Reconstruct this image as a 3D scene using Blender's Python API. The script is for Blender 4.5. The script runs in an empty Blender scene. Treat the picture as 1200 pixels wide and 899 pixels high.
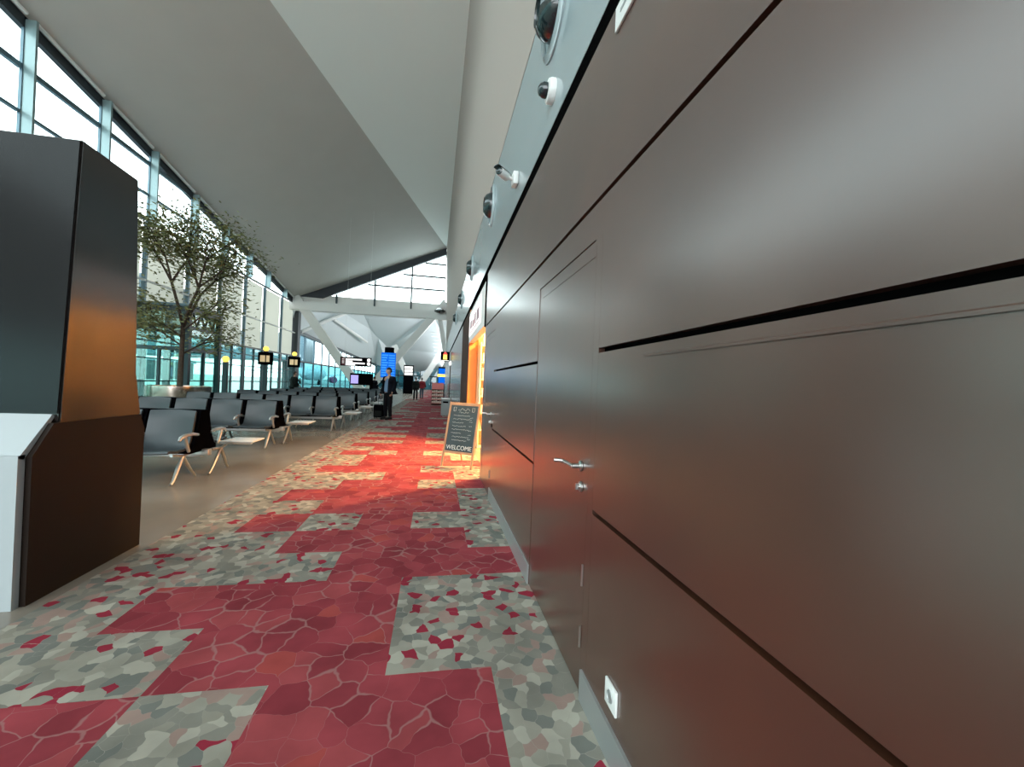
import bpy, bmesh, math, random
from mathutils import Vector, Matrix
C = bpy.context.scene.collection
R = math.radians
PI = math.pi
random.seed(7)
SPOT_A, SPOT_B, SHOP_AREA = 650, 450, 240   # lamps inside the shop, watts

# ------------------------------------------------------------------ camera, sky, exposure
CAM_H = 1.45
yaw, pitch, roll = R(10.558625), R(0.273884), R(2.346692)
fw = Vector((math.sin(yaw)*math.cos(pitch), math.cos(yaw)*math.cos(pitch), math.sin(pitch)))
rt = Vector((math.cos(yaw), -math.sin(yaw), 0)); up = rt.cross(fw)
rt2 = rt*math.cos(roll)+up*math.sin(roll); up2 = up*math.cos(roll)-rt*math.sin(roll)
cam = bpy.data.cameras.new('camera'); cam.sensor_width = 36; cam.lens = 36*480/1200
cam.clip_start = 0.05; cam.clip_end = 2000
co = bpy.data.objects.new('camera', cam); C.objects.link(co)
co.matrix_world = Matrix(((rt2.x, up2.x, -fw.x, 0), (rt2.y, up2.y, -fw.y, 0), (rt2.z, up2.z, -fw.z, CAM_H), (0, 0, 0, 1)))
bpy.context.scene.camera = co
vs = bpy.context.scene.view_settings
vs.view_transform = 'Standard'; vs.look = 'None'; vs.gamma = 1.0; vs.use_curve_mapping = False
vs.exposure = EXPOSURE = 0.72
bpy.context.scene.cycles.max_bounces = 10
bpy.context.scene.cycles.diffuse_bounces = 5
bpy.context.scene.cycles.transparent_max_bounces = 16
w = bpy.data.worlds.new('overcast_sky'); bpy.context.scene.world = w; w.use_nodes = True
wn = w.node_tree.nodes; wl = w.node_tree.links
bg = wn['Background']; bg.inputs[1].default_value = 3.6
tcw = wn.new('ShaderNodeTexCoord'); nz = wn.new('ShaderNodeTexNoise'); nz.inputs['Scale'].default_value = 1.6
rp = wn.new('ShaderNodeValToRGB'); rp.color_ramp.elements[0].position = .35; rp.color_ramp.elements[1].position = .7
rp.color_ramp.elements[0].color = (.84, .93, .98, 1); rp.color_ramp.elements[1].color = (1.0, .99, .97, 1)
wl.new(tcw.outputs['Generated'], nz.inputs['Vector']); wl.new(nz.outputs[0], rp.inputs[0]); wl.new(rp.outputs[0], bg.inputs[0])

def portal(name, loc, rot, sx, sy):
    l = bpy.data.lights.new(name, 'AREA'); l.shape = 'RECTANGLE'; l.size = sx; l.size_y = sy
    l.cycles.is_portal = True
    o = bpy.data.objects.new(name, l); C.objects.link(o); o.location = loc; o.rotation_euler = rot
    return o
portal('facade_daylight', (-11.6, 14, 6.2), (0, R(-90), 0), 12.6, 56)
portal('far_facade_daylight', (-11.6, 58, 2.6), (0, R(-90), 0), 5.4, 46)
portal('gable_daylight', (-5, 34.4, 10.2), (R(-90), 0, 0), 11, 5)
portal('rear_daylight', (-5.2, -14.2, 6.5), (R(90), 0, 0), 12, 13)

# ------------------------------------------------------------------ helpers
def srgb(r, g, b):
    f = lambda c: (c/255/12.92) if c <= 10 else ((c/255+.055)/1.055)**2.4
    return (f(r), f(g), f(b), 1)
def mat(name, col, rough=.6, metal=0, spec=.5, noise=0, nscale=3, emit=None, estr=0, coat=0, trans=0, bump=0, coatr=.1):
    m = bpy.data.materials.new(name); m.use_nodes = True
    nt = m.node_tree; b = nt.nodes['Principled BSDF']
    b.inputs['Base Color'].default_value = col; b.inputs['Roughness'].default_value = rough
    b.inputs['Metallic'].default_value = metal; b.inputs['Specular IOR Level'].default_value = spec
    b.inputs['Coat Weight'].default_value = coat; b.inputs['Coat Roughness'].default_value = coatr
    if emit: b.inputs['Emission Color'].default_value = emit; b.inputs['Emission Strength'].default_value = estr
    if noise or bump:
        t = nt.nodes.new('ShaderNodeTexCoord'); n = nt.nodes.new('ShaderNodeTexNoise')
        n.inputs['Scale'].default_value = nscale; n.inputs['Detail'].default_value = 5
        nt.links.new(t.outputs['Object'], n.inputs['Vector'])
        if noise:
            r = nt.nodes.new('ShaderNodeValToRGB')
            r.color_ramp.elements[0].position = .3; r.color_ramp.elements[1].position = .7
            r.color_ramp.elements[0].color = tuple(c*(1-noise) for c in col[:3])+(1,)
            r.color_ramp.elements[1].color = tuple(min(1, c*(1+noise)) for c in col[:3])+(1,)
            nt.links.new(n.outputs[0], r.inputs[0]); nt.links.new(r.outputs[0], b.inputs['Base Color'])
        if bump:
            bp = nt.nodes.new('ShaderNodeBump'); bp.inputs['Strength'].default_value = bump; bp.inputs['Distance'].default_value = .01
            nt.links.new(n.outputs[0], bp.inputs['Height']); nt.links.new(bp.outputs[0], b.inputs['Normal'])
    return m
def glassmat(name, tint, refl=.08, rough=.02):
    m = bpy.data.materials.new(name); m.use_nodes = True; nt = m.node_tree
    for n in list(nt.nodes): nt.nodes.remove(n)
    o = nt.nodes.new('ShaderNodeOutputMaterial'); mx = nt.nodes.new('ShaderNodeMixShader')
    t = nt.nodes.new('ShaderNodeBsdfTransparent'); g = nt.nodes.new('ShaderNodeBsdfGlossy')
    t.inputs[0].default_value = tint; g.inputs['Roughness'].default_value = rough
    mx.inputs[0].default_value = refl
    nt.links.new(t.outputs[0], mx.inputs[1]); nt.links.new(g.outputs[0], mx.inputs[2]); nt.links.new(mx.outputs[0], o.inputs[0])
    return m
def transluc(name, col, mixd=.35):
    m = bpy.data.materials.new(name); m.use_nodes = True; nt = m.node_tree
    for n in list(nt.nodes): nt.nodes.remove(n)
    o = nt.nodes.new('ShaderNodeOutputMaterial'); mx = nt.nodes.new('ShaderNodeMixShader')
    t = nt.nodes.new('ShaderNodeBsdfTranslucent'); d = nt.nodes.new('ShaderNodeBsdfDiffuse')
    t.inputs[0].default_value = col; d.inputs[0].default_value = col; mx.inputs[0].default_value = mixd
    nt.links.new(t.outputs[0], mx.inputs[1]); nt.links.new(d.outputs[0], mx.inputs[2]); nt.links.new(mx.outputs[0], o.inputs[0])
    return m

class MB:
    """collects shapes and links them as one mesh object"""
    def __init__(s): s.bm = bmesh.new(); s.mi = 0
    def _f(s, vs):
        try:
            f = s.bm.faces.new(vs); f.material_index = s.mi; return f
        except ValueError: return None
    def poly(s, pts): return s._f([s.bm.verts.new(p) for p in pts])
    def box(s, a, b, mtx=None):
        x0, y0, z0 = a; x1, y1, z1 = b
        P = [(x0, y0, z0), (x1, y0, z0), (x1, y1, z0), (x0, y1, z0), (x0, y0, z1), (x1, y0, z1), (x1, y1, z1), (x0, y1, z1)]
        v = [s.bm.verts.new((mtx @ Vector(p)) if mtx else p) for p in P]
        for q in ((3, 2, 1, 0), (4, 5, 6, 7), (0, 1, 5, 4), (1, 2, 6, 5), (2, 3, 7, 6), (3, 0, 4, 7)): s._f([v[i] for i in q])
        return s
    def bbox(s, a, b, bev=.01, seg=2, mtx=None):
        t = bmesh.new(); bmesh.ops.create_cube(t, size=1)
        for v in t.verts: v.co = Vector([a[i]+(v.co[i]+.5)*(b[i]-a[i]) for i in range(3)])
        bmesh.ops.bevel(t, geom=t.edges[:], offset=bev, segments=seg, profile=.5, affect='EDGES')
        s.merge(t, mtx); return s
    def merge(s, t, mtx=None):
        t.verts.index_update()
        v = [s.bm.verts.new((mtx @ q.co) if mtx else q.co) for q in t.verts]
        for f in t.faces: s._f([v[q.index] for q in f.verts])
        t.free()
    def prism(s, pts, vec):
        """closed polygon extruded along vec"""
        vec = Vector(vec); a = [s.bm.verts.new(p) for p in pts]; b = [s.bm.verts.new(Vector(p)+vec) for p in pts]
        s._f(a[::-1]); s._f(b); n = len(pts)
        for i in range(n): s._f([a[i], a[(i+1) % n], b[(i+1) % n], b[i]])
        return s
    def tube(s, path, r, n=10, caps=True):
        path = [Vector(p) for p in path]; rr = r if isinstance(r, (list, tuple)) else [r]*len(path)
        rings = []; ref = None
        for i, p in enumerate(path):
            d = (path[min(i+1, len(path)-1)]-path[max(i-1, 0)]).normalized()
            if ref is None: ref = d.orthogonal().normalized()
            ref = (ref-d*ref.dot(d)).normalized(); q = d.cross(ref)
            rings.append([s.bm.verts.new(p+(ref*math.cos(2*PI*k/n)+q*math.sin(2*PI*k/n))*rr[i]) for k in range(n)])
        for a, b in zip(rings, rings[1:]):
            for k in range(n): s._f([a[k], a[(k+1) % n], b[(k+1) % n], b[k]])
        if caps: s._f(rings[0][::-1]); s._f(rings[-1])
        return s
    def lathe(s, prof, n=32, mtx=None, ax=(1, 1)):
        rings = []
        for r, z in prof:
            if r < 1e-5: rings.append([s.bm.verts.new((mtx @ Vector((0, 0, z))) if mtx else (0, 0, z))]); continue
            rings.append([s.bm.verts.new((mtx @ Vector((r*math.cos(2*PI*k/n)*ax[0], r*math.sin(2*PI*k/n)*ax[1], z))) if mtx else (r*math.cos(2*PI*k/n)*ax[0], r*math.sin(2*PI*k/n)*ax[1], z)) for k in range(n)])
        for a, b in zip(rings, rings[1:]):
            for k in range(n):
                if len(a) == 1 and len(b) == 1: continue
                if len(a) == 1: s._f([a[0], b[k], b[(k+1) % n]])
                elif len(b) == 1: s._f([a[k], a[(k+1) % n], b[0]])
                else: s._f([a[k], a[(k+1) % n], b[(k+1) % n], b[k]])
        if len(rings[0]) > 1: s._f(rings[0][::-1])
        if len(rings[-1]) > 1: s._f(rings[-1])
        return s
    def build(s, name, mats, parent=None, smooth=None, loc=None):
        me = bpy.data.meshes.new(name)
        bmesh.ops.recalc_face_normals(s.bm, faces=s.bm.faces[:])
        s.bm.to_mesh(me); s.bm.free()
        for m in (mats if isinstance(mats, (list, tuple)) else [mats]): me.materials.append(m)
        if smooth is not None:
            for p in me.polygons: p.use_smooth = True
            try: me.set_sharp_from_angle(angle=R(smooth))
            except Exception: pass
        o = bpy.data.objects.new(name, me); C.objects.link(o)
        if parent: o.parent = parent
        if loc: o.location = loc
        return o
def tag(o, label, cat=None, group=None, kind=None):
    o['label'] = label
    if cat: o['category'] = cat
    if group: o['group'] = group
    if kind: o['kind'] = kind
    return o
def thing(name, label, cat, loc=(0, 0, 0), rz=0, group=None):
    o = bpy.data.objects.new(name, None); C.objects.link(o); o.empty_display_size = .1
    o.location = loc; o.rotation_euler = (0, 0, rz)
    return tag(o, label, cat, group)
def struct(o, label, cat): return tag(o, label, cat, kind='structure')
def copy_tree(o, parent=None):
    c = o.copy(); C.objects.link(c)
    if parent: c.parent = parent
    for ch in list(o.children): copy_tree(ch, c)
    return c
def text(name, body, size, m, mtx, parent, align='CENTER', ext=.0015):
    cu = bpy.data.curves.new(name, 'FONT'); cu.body = body; cu.size = size; cu.align_x = align; cu.align_y = 'CENTER'; cu.extrude = ext
    o = bpy.data.objects.new('tmp_text', cu); C.objects.link(o); bpy.context.view_layer.update()
    me = bpy.data.meshes.new_from_object(o.evaluated_get(bpy.context.evaluated_depsgraph_get())); bpy.data.objects.remove(o)
    me.materials.clear(); me.materials.append(m); o = bpy.data.objects.new(name, me); C.objects.link(o)
    o.parent = parent; o.matrix_local = mtx
    return o

# ------------------------------------------------------------------ materials
M = {}
M['panel'] = mat('dark_brown_panel', (.060, .0175, .0060, 1), .46, spec=.8, noise=.25, nscale=1.4, coat=1, coatr=.25)
M['panel'].node_tree.nodes['Principled BSDF'].inputs['Coat IOR'].default_value = 1.72
M['gap'] = mat('black_gap', (.003, .003, .003, 1), 1, spec=0)
M['steel'] = mat('brushed_steel', (.62, .62, .60, 1), .28, metal=1)
M['chrome'] = mat('polished_aluminium', (.60, .61, .60, 1), .38, metal=.85)
M['skirt'] = mat('aluminium_skirting', (.42, .44, .44, 1), .4, metal=.6)
M['white'] = mat('white_plastic', (.8, .82, .8, 1), .4)
M['whitepaint'] = mat('white_painted_steel', (.80, .82, .80, 1), .5)
M['bulk'] = mat('blue_grey_metal_panel', (.33, .40, .42, 1), .16, spec=.6)
M['upper'] = mat('warm_grey_plaster', (.37, .325, .29, 1), .8)
M['ceilfar'] = mat('cool_ceiling_board', (.66, .73, .75, 1), .6)
M['ceilbright'] = mat('brightened_ceiling_board', (.82, .83, .80, 1), .75)  # lighter copy of the ceiling board; stronger light on one facet put into colour
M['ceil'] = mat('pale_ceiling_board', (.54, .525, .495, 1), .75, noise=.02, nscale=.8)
M['fascia'] = mat('dark_slate_fascia', (.018, .026, .034, 1), .5)
M['fin'] = mat('pale_blue_green_fin', (.24, .34, .35, 1), .3, metal=.2)
M['mull'] = mat('blue_grey_mullion', (.10, .17, .21, 1), .35, metal=.3)
M['frame'] = mat('dark_teal_frame', (.016, .035, .043, 1), .4)
M['glass'] = glassmat('clear_glazing', (.90, .97, .97, 1), .06)
M['teal'] = glassmat('teal_glazing', (.70, .91, .88, 1), .10)
M['midteal'] = glassmat('mid_teal_glazing', (.30, .55, .57, 1), .12)
M['smoke'] = glassmat('smoky_glazing', (.06, .14, .16, 1), .12)
M['blind'] = transluc('beige_blind_fabric', (.60, .61, .56, 1), .3)
M['stone'] = mat('grey_stone_floor', (.25, .225, .19, 1), .22, spec=.5, noise=.10, nscale=1.5)
M['black'] = mat('black_plastic', (.003, .003, .004, 1), 1, spec=0)
M['blackgloss'] = mat('black_glass', (.005, .006, .008, 1), .2, spec=.22)
M['lacquer'] = mat('dark_lacquer', (.010, .008, .007, 1), .2, spec=.55)
M['plinth'] = mat('dark_brown_laminate', (.014, .008, .005, 1), .6, spec=.25)
M['kwhite'] = mat('white_lacquer', (.42, .47, .49, 1), .35)
M['leather'] = mat('slate_leather', (.042, .055, .064, 1), .36, spec=.5, bump=.05, nscale=60)
M['wood'] = mat('pale_wood', (.42, .24, .12, 1), .55, noise=.15, nscale=8)
M['chalkboard'] = mat('green_black_chalkboard', (.028, .05, .056, 1), .6, noise=.2, nscale=4)
M['chalk'] = mat('white_chalk', (.6, .66, .62, 1), .9)
M['orange'] = mat('orange_wall_paint', (.50, .17, .03, 1), .55)
M['cream'] = mat('cream_wall_paint', (.80, .62, .38, 1), .7)
M['brown'] = mat('brown_pillar_cladding', (.050, .026, .018, 1), .75, spec=.15)
M['trunk'] = mat('brown_bark', (.06, .042, .03, 1), .9, noise=.3, nscale=20)
M['leaf'] = mat('olive_leaf', (.14, .155, .055, 1), .7, noise=.4, nscale=9)
M['bronze'] = mat('polished_bronze', (.58, .50, .43, 1), .22, metal=1)
M['apron'] = mat('apron_concrete', (.30, .31, .31, 1), .9)
M['yellow'] = mat('lit_yellow', (.9, .65, .1, 1), .5, emit=(1, .72, .12, 1), estr=.9)
M['signlit'] = mat('lit_white', (.9, .88, .86, 1), .4, emit=(1, .96, .93, 1), estr=.65)
M['beigelit'] = mat('lit_beige', (.5, .4, .25, 1), .4, emit=(.9, .62, .32, 1), estr=.3)
M['red'] = mat('dark_red_panel', (.13, .006, .014, 1), .4)
M['bluescreen'] = mat('blue_screen', (.0, .02, .1, 1), .5, spec=.1, emit=(.0, .17, .95, 1), estr=.55)
M['bluerow'] = mat('pale_blue_row', (.02, .1, .3, 1), .5, spec=.1, emit=(.06, .36, 1, 1), estr=.55)
M['violet'] = mat('violet_screen', (.3, .25, .6, 1), .3, emit=(.42, .36, .85, 1), estr=.6)
M['bulb'] = mat('warm_lamp', (1, .8, .5, 1), .4, emit=(1, .62, .25, 1), estr=12)
M['dome'] = mat('smoked_dome', (.012, .025, .028, 1), .06, spec=.8)
M['greymetal'] = mat('grey_metal_cladding', (.34, .34, .35, 1), .22, metal=.7)
M['bin'] = mat('grey_painted_metal', (.22, .24, .24, 1), .45)
M['skin'] = mat('skin', (.50, .29, .21, 1), .6)
M['hair'] = mat('dark_hair', (.012, .010, .009, 1), .7)
M['coat'] = mat('dark_navy_cloth', (.005, .006, .011, 1), .85, spec=.1)
M['coat2'] = mat('charcoal_cloth', (.010, .012, .011, 1), .85, spec=.1)
M['shirt'] = mat('blue_shirt_cloth', (.11, .17, .27, 1), .85)
M['trouser'] = mat('black_cloth', (.005, .005, .007, 1), .85, spec=.1)
M['redcloth'] = mat('red_cloth', (.22, .012, .02, 1), .85)
M['jean'] = mat('blue_jean_cloth', (.04, .07, .11, 1), .85)
M['shoe'] = mat('black_leather', (.008, .007, .007, 1), .4)
M['pinkred'] = mat('pink_red_shelf_board', (.75, .22, .20, 1), .6)
M['stock'] = mat('pale_stock', (.62, .5, .42, 1), .6, noise=.3, nscale=14)
M['magenta'] = mat('magenta_paint', (.28, .05, .14, 1), .4)
M['planewhite'] = mat('aircraft_white', (.72, .70, .76, 1), .4)

def carpet_mats():
    out = []
    for kind in ('red', 'grey'):
        m = bpy.data.materials.new(kind+'_mosaic_carpet'); m.use_nodes = True; nt = m.node_tree; N = nt.nodes; L = nt.links
        b = N['Principled BSDF']; b.inputs['Roughness'].default_value = .95; b.inputs['Specular IOR Level'].default_value = .1
        tc = N.new('ShaderNodeTexCoord'); ns = N.new('ShaderNodeTexNoise'); ns.inputs['Scale'].default_value = 9
        L.new(tc.outputs['Object'], ns.inputs['Vector'])
        mp = N.new('ShaderNodeMixRGB'); mp.blend_type = 'LINEAR_LIGHT'; mp.inputs[0].default_value = .035 if kind == 'red' else .045
        L.new(tc.outputs['Object'], mp.inputs[1]); L.new(ns.outputs['Color'], mp.inputs[2])
        v = N.new('ShaderNodeTexVoronoi'); v.voronoi_dimensions = '2D'; v.inputs['Scale'].default_value = 7.2 if kind == 'red' else 16
        L.new(mp.outputs[0], v.inputs['Vector'])
        sx = N.new('ShaderNodeSeparateColor'); L.new(v.outputs['Color'], sx.inputs[0])
        r = N.new('ShaderNodeValToRGB'); r.color_ramp.interpolation = 'CONSTANT'; L.new(sx.outputs[0], r.inputs[0])
        cr = r.color_ramp
        def setramp(st):
            cr.elements[0].position = 0; cr.elements[0].color = st[0][1]
            cr.elements[1].position = st[1][0]; cr.elements[1].color = st[1][1]
            for p, c in st[2:]: e = cr.elements.new(p); e.color = c
        if kind == 'red':
            setramp([(0, (.25, .040, .052, 1)), (.3, (.29, .050, .062, 1)), (.6, (.32, .062, .070, 1)), (.82, (.22, .034, .045, 1)), (.93, (.34, .062, .058, 1))])
        else:
            setramp([(0, (.215, .210, .180, 1)), (.26, (.29, .28, .235, 1)), (.44, (.165, .172, .155, 1)), (.58, (.37, .355, .30, 1)), (.70, (.30, .215, .185, 1)), (.84, (.25, .24, .20, 1)), (.915, (.26, .026, .046, 1))])
        # broad tonal drift
        n2 = N.new('ShaderNodeTexNoise'); n2.inputs['Scale'].default_value = 3.2; n2.inputs['Detail'].default_value = 4
        L.new(tc.outputs['Object'], n2.inputs['Vector'])
        mr = N.new('ShaderNodeMapRange'); mr.inputs[1].default_value = .3; mr.inputs[2].default_value = .7; mr.inputs[3].default_value = .82; mr.inputs[4].default_value = 1.2
        L.new(n2.outputs[0], mr.inputs[0])
        mul = N.new('ShaderNodeMixRGB'); mul.blend_type = 'MULTIPLY'; mul.inputs[0].default_value = 1
        L.new(r.outputs[0], mul.inputs[1]); L.new(mr.outputs[0], mul.inputs[2])
        ve = N.new('ShaderNodeTexVoronoi'); ve.voronoi_dimensions = '2D'; ve.feature = 'DISTANCE_TO_EDGE'; ve.inputs['Scale'].default_value = v.inputs['Scale'].default_value
        L.new(mp.outputs[0], ve.inputs['Vector'])
        n3 = N.new('ShaderNodeTexNoise'); n3.inputs['Scale'].default_value = 2.6; L.new(tc.outputs['Object'], n3.inputs['Vector'])
        th = N.new('ShaderNodeMapRange'); th.inputs[1].default_value = .45; th.inputs[2].default_value = .72; th.inputs[3].default_value = .004; th.inputs[4].default_value = .085 if kind == 'red' else .03
        L.new(n3.outputs[0], th.inputs[0])
        dv = N.new('ShaderNodeMath'); dv.operation = 'DIVIDE'; L.new(ve.outputs['Distance'], dv.inputs[0]); L.new(th.outputs[0], dv.inputs[1])
        lt = N.new('ShaderNodeMapRange'); lt.inputs[1].default_value = .5; lt.inputs[2].default_value = 1.5; lt.inputs[3].default_value = .75; lt.inputs[4].default_value = 0; L.new(dv.outputs[0], lt.inputs[0])
        mx = N.new('ShaderNodeMixRGB'); L.new(lt.outputs[0], mx.inputs[0]); L.new(mul.outputs[0], mx.inputs[1])
        mx.inputs[2].default_value = (.34, .17, .165, 1) if kind == 'red' else (.33, .31, .27, 1)
        L.new(mx.outputs[0], b.inputs['Base Color'])
        out.append(m)
    return out
M['cred'], M['cgrey'] = carpet_mats()
# ------------------------------------------------------------------ setting: floors
WX = .727                                   # face of the brown wall
Y0, Y1, Y2 = -14.0, 34.0, 80.0
m = MB(); m.box((-11.2, Y0, -.3), (-2.285, Y2, 0)); struct(m.build('floor', M['stone']), 'glossy grey stone floor under the seats along the glass facade', 'floor')
GX = [.86, .34, -.185, -.71, -1.235, -1.76, -2.285]
LAY = {2: 'GRRRGG', 3: 'GRRGRG', 4: 'GGRRGG', 5: 'GGRRRG', 6: 'RRRGGG', 7: 'GRRRGG', 8: 'GGRGRG', 9: 'GRRRGG', 10: 'GRRRRG',
       11: 'RGRRGG', 12: 'GRRGGG', 13: 'GGRRRG', 14: 'RRRRGG', 15: 'GRRRGG', 16: 'GGRGRG', 17: 'RRRRGG', 18: 'GRRRRG', 19: 'GGRGGG',
       20: 'RRRRRG', 21: 'GGRGGG', 22: 'GGRRRG', 23: 'RRRGGG', 24: 'RRRRGG', 25: 'GGRRRG', 26: 'RRRGGG', 27: 'RRRRGG', 28: 'GRRRGG'}
m = MB(); rng = random.Random(3)
k = -28
while .03+.515*k < Y2:
    ya, yb = .03+.515*k, .03+.515*(k+1)
    row = LAY.get(k) or ''.join('G' if rng.random() < p else 'R' for p in (.45, .28, .08, .3, .6, .93))
    for i in range(6):
        m.mi = 0 if row[i] == 'R' else 1
        m.poly([(GX[i+1], ya, 0), (GX[i], ya, 0), (GX[i], yb, 0), (GX[i+1], yb, 0)])
    k += 1
bmesh.ops.remove_doubles(m.bm, verts=m.bm.verts[:], dist=1e-4)
m.mi = 1; m.box((-2.285, Y0, -.3), (.86, Y2, -.002))
struct(m.build('floor_carpet', [M['cred'], M['cgrey']]), 'red and grey mosaic carpet tiles along the brown wall', 'carpet')
m = MB(); m.box((.86, 6.3, -.3), (5, Y2, 0)); struct(m.build('floor_shop', M['stone']), 'stone floor inside the lit shop', 'floor')

# ------------------------------------------------------------------ right wall: brown panels with open joints, two flush doors
D1, D2 = (1.86, 2.84), (5.22, 6.08)          # door leaves along Y
ZT = 3.16
def wall_panels():
    m = MB()
    segs = []
    fr = .085
    bands_full = [(0.0, .885), (.905, 1.60), (1.63, 2.335), (2.36, ZT)]
    m.mi = 1; m.box((WX+.03, Y0, 0), (WX+.2, 6.3, 3.158)); m.mi = 0
    def pan(y0, y1, z0, z1, d=0.0):
        m.box((WX+d, y0, z0), (WX+.031, y1, z1))
    pan(Y0, 6.3, 2.36, ZT)                   # top band
    pan(Y0, 6.3, 2.165, 2.336)               # strip over the doors
    for a, b, right in ((Y0, D1[0]-.02, 1), (D1[1]+fr, D2[0]-.02, 0), (D2[1]+.05, 6.3, 0)):
        e = .07 if right else 0
        if b-a < .3:
            pan(a, b, 0, 2.165); continue
        for z0, z1 in ((0, .878), (.898, 1.615), (1.638, 2.165)):
            pan(a+.0, b-e, z0, z1)
        if right: pan(b-e+.001, b, 0, 2.165)
    # door surrounds
    for d in (D1, D2):
        pan(d[0]-.019, d[0]-.004, 0, 2.165); pan(d[1]+.004, d[1]+fr-.004, 0, 2.160, .004); pan(d[0]-.0, d[1]+.004, 2.085, 2.160, .004)
    return m.build('wall_right', [M['panel'], M['gap']])
struct(wall_panels(), 'dark brown panelled wall with black horizontal joints', 'wall')
# bevelled lip under the middle joint, right of the near door
m = MB(); m.prism([(WX-.001, Y0, 1.575), (WX-.004, Y0, 1.572), (WX-.004, Y0, 1.579), (WX-.001, Y0, 1.582)], (0, 1.35-Y0, 0))
struct(m.build('trim_1', M['panel']), 'thin bright edge under the middle joint of the brown wall', 'trim')
m = MB(); m.box((WX+.002, Y0, ZT), (WX+.3, 33.9, 3.285)); struct(m.build('trim_2', M['gap']), 'black shadow gap above the brown wall and shop fronts', 'trim')
m = MB(); m.box((WX, Y0, 3.275), (WX+.35, 33.95, 4.5)); struct(m.build('wall_upper', M['bulk']), 'glossy blue grey bulkhead band with air nozzles and cameras', 'wall')
m = MB()
m.prism([(WX-.004, Y0, 4.5), (1.3, Y0, 4.5), (1.3, Y0, 13.0), (.60, Y0, 13.0), (.60, Y0, 12.45)], (0, 33.95-Y0, 0))
for v in m.bm.verts:
    if v.co.y > 30 and v.co.x < .7: v.co.x = .45
struct(m.build('wall_clerestory', M['upper']), 'tall warm grey wall above the bulkhead', 'wall')
def skirting(y0, y1, nm, lab):
    m = MB(); m.box((WX-.012, y0, .0), (WX, y1, .137)); struct(m.build(nm, M['skirt']), lab, 'skirting')
skirting(Y0, D1[0]-.04, 'baseboard_near', 'metal skirting right of the near door')
skirting(D1[1]+.09, D2[0]-.03, 'baseboard_far', 'metal skirting between the two flush doors')

def lever(y, z, parent, mirror=1):
    m = MB(); mt = Matrix.Translation((WX-.0, y, z)) @ Matrix.Rotation(R(-90), 4, 'Y')
    m.lathe([(.026, 0), (.026, .008), (.011, .012), (.011, .05), (0, .052)], 20, mt)
    m.tube([(WX-.045, y, z), (WX-.048, y+.03, z), (WX-.05, y+.125*mirror, z), (WX-.062, y+.135*mirror, z+.002), (WX-.10, y+.14*mirror, z+.004)], .0095, 10)
    tag(m.build('handle', M['steel'], parent, 40), 'steel lever handle')
    m = MB(); mt = Matrix.Translation((WX, y-.01, z-.10)) @ Matrix.Rotation(R(-90), 4, 'Y')
    m.lathe([(.026, 0), (.026, .009), (.012, .012), (.012, .02), (0, .02)], 20, mt); m.box((WX-.03, y-.014, z-.115), (WX-.012, y-.006, z-.085))
    tag(m.build('lock', M['steel'], parent, 40), 'steel round lock')
def door(nm, d, lab, hs):
    o = MB().box((WX+.002, d[0], .012), (WX+.029, d[1], 2.08)).build(nm, M['panel']); struct(o, lab, 'door')
    lever(d[0]+.075, 1.065, o)
    for z in hs:
        m = MB(); m.tube([(WX-.004, d[0]-.006, z-.05), (WX-.004, d[0]-.006, z+.05)], .006, 8); tag(m.build('hinge', M['steel'], o, 40), 'small steel hinge')
    return o
door('door_1', D1, 'near flush brown door with lever handle and lock', (.27, .56))
door('door_2', D2, 'far flush brown door next to the shop', (.3,))
m = MB(); mt = Matrix.Translation((WX-.006, 5.16, .93)); m.bbox((-.006, -.012, -.02), (.006, .012, .02), .003, 1, mt)
tag(m.build('door_stop_button', M['black']), 'small black button on the brown wall beside the far door', 'button')

# shop: an alcove behind the wall line, Y 6.3 .. 9.5
SA, SB = 6.3, 9.5
m = MB()
m.box((WX+.0, 6.3, 0), (WX+.2, 6.33, 3.16)); m.mi = 1
m.box((WX+.2, 6.2, 0), (4.6, 6.33, 3.3)); m.box((4.5, 6.33, 0), (4.7, 9.7, 3.3))
m.mi = 1; m.box((WX+.21, 9.5, 0), (4.6, 9.7, 3.3)); m.box((WX+.02, 6.33, 3.17), (4.6, 9.7, 3.4))
m.mi = 2; m.box((WX+.005, 9.47, 0), (WX+.20, 9.7, 3.16))
struct(m.build('wall_shop', [M['panel'], M['cream'], M['orange']]), 'cream and orange walls of the lit shop beyond the brown wall', 'wall')
m = MB(); m.box((WX-.005, 9.7, 0), (WX+.2, 12.1, 3.16)); struct(m.build('wall_pillar', M['brown']), 'dark brown pillar beyond the shop opening', 'pillar')
# round grey metal column + following shop fronts
m = MB(); m.box((WX, 12.1, 0), (1.2, 17.9, 3.16)); struct(m.build('wall_metal', M['greymetal']), 'grey reflective shop front panel past the brown pillar', 'wall')
m = MB(); m.box((WX, 17.9, 0), (1.2, 33.95, 3.16)); struct(m.build('wall_shopfront', M['greymetal']), 'distant shop fronts along the right side', 'wall')
m = MB(); m.box((1.05, 33.95, 0), (1.4, Y2, 4.4)); struct(m.build('wall_far_right', M['ceil']), 'pale side wall of the far hall', 'wall')  # top lowered on purpose: open gap above lets extra sky light in

m = MB(); m.box((WX-.03, 21.3, 0), (WX+.06, 21.6, 2.35)); struct(m.build('trim_shop_corner', M['brown']), 'reddish brown corner post of the distant shop front', 'post')
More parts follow.
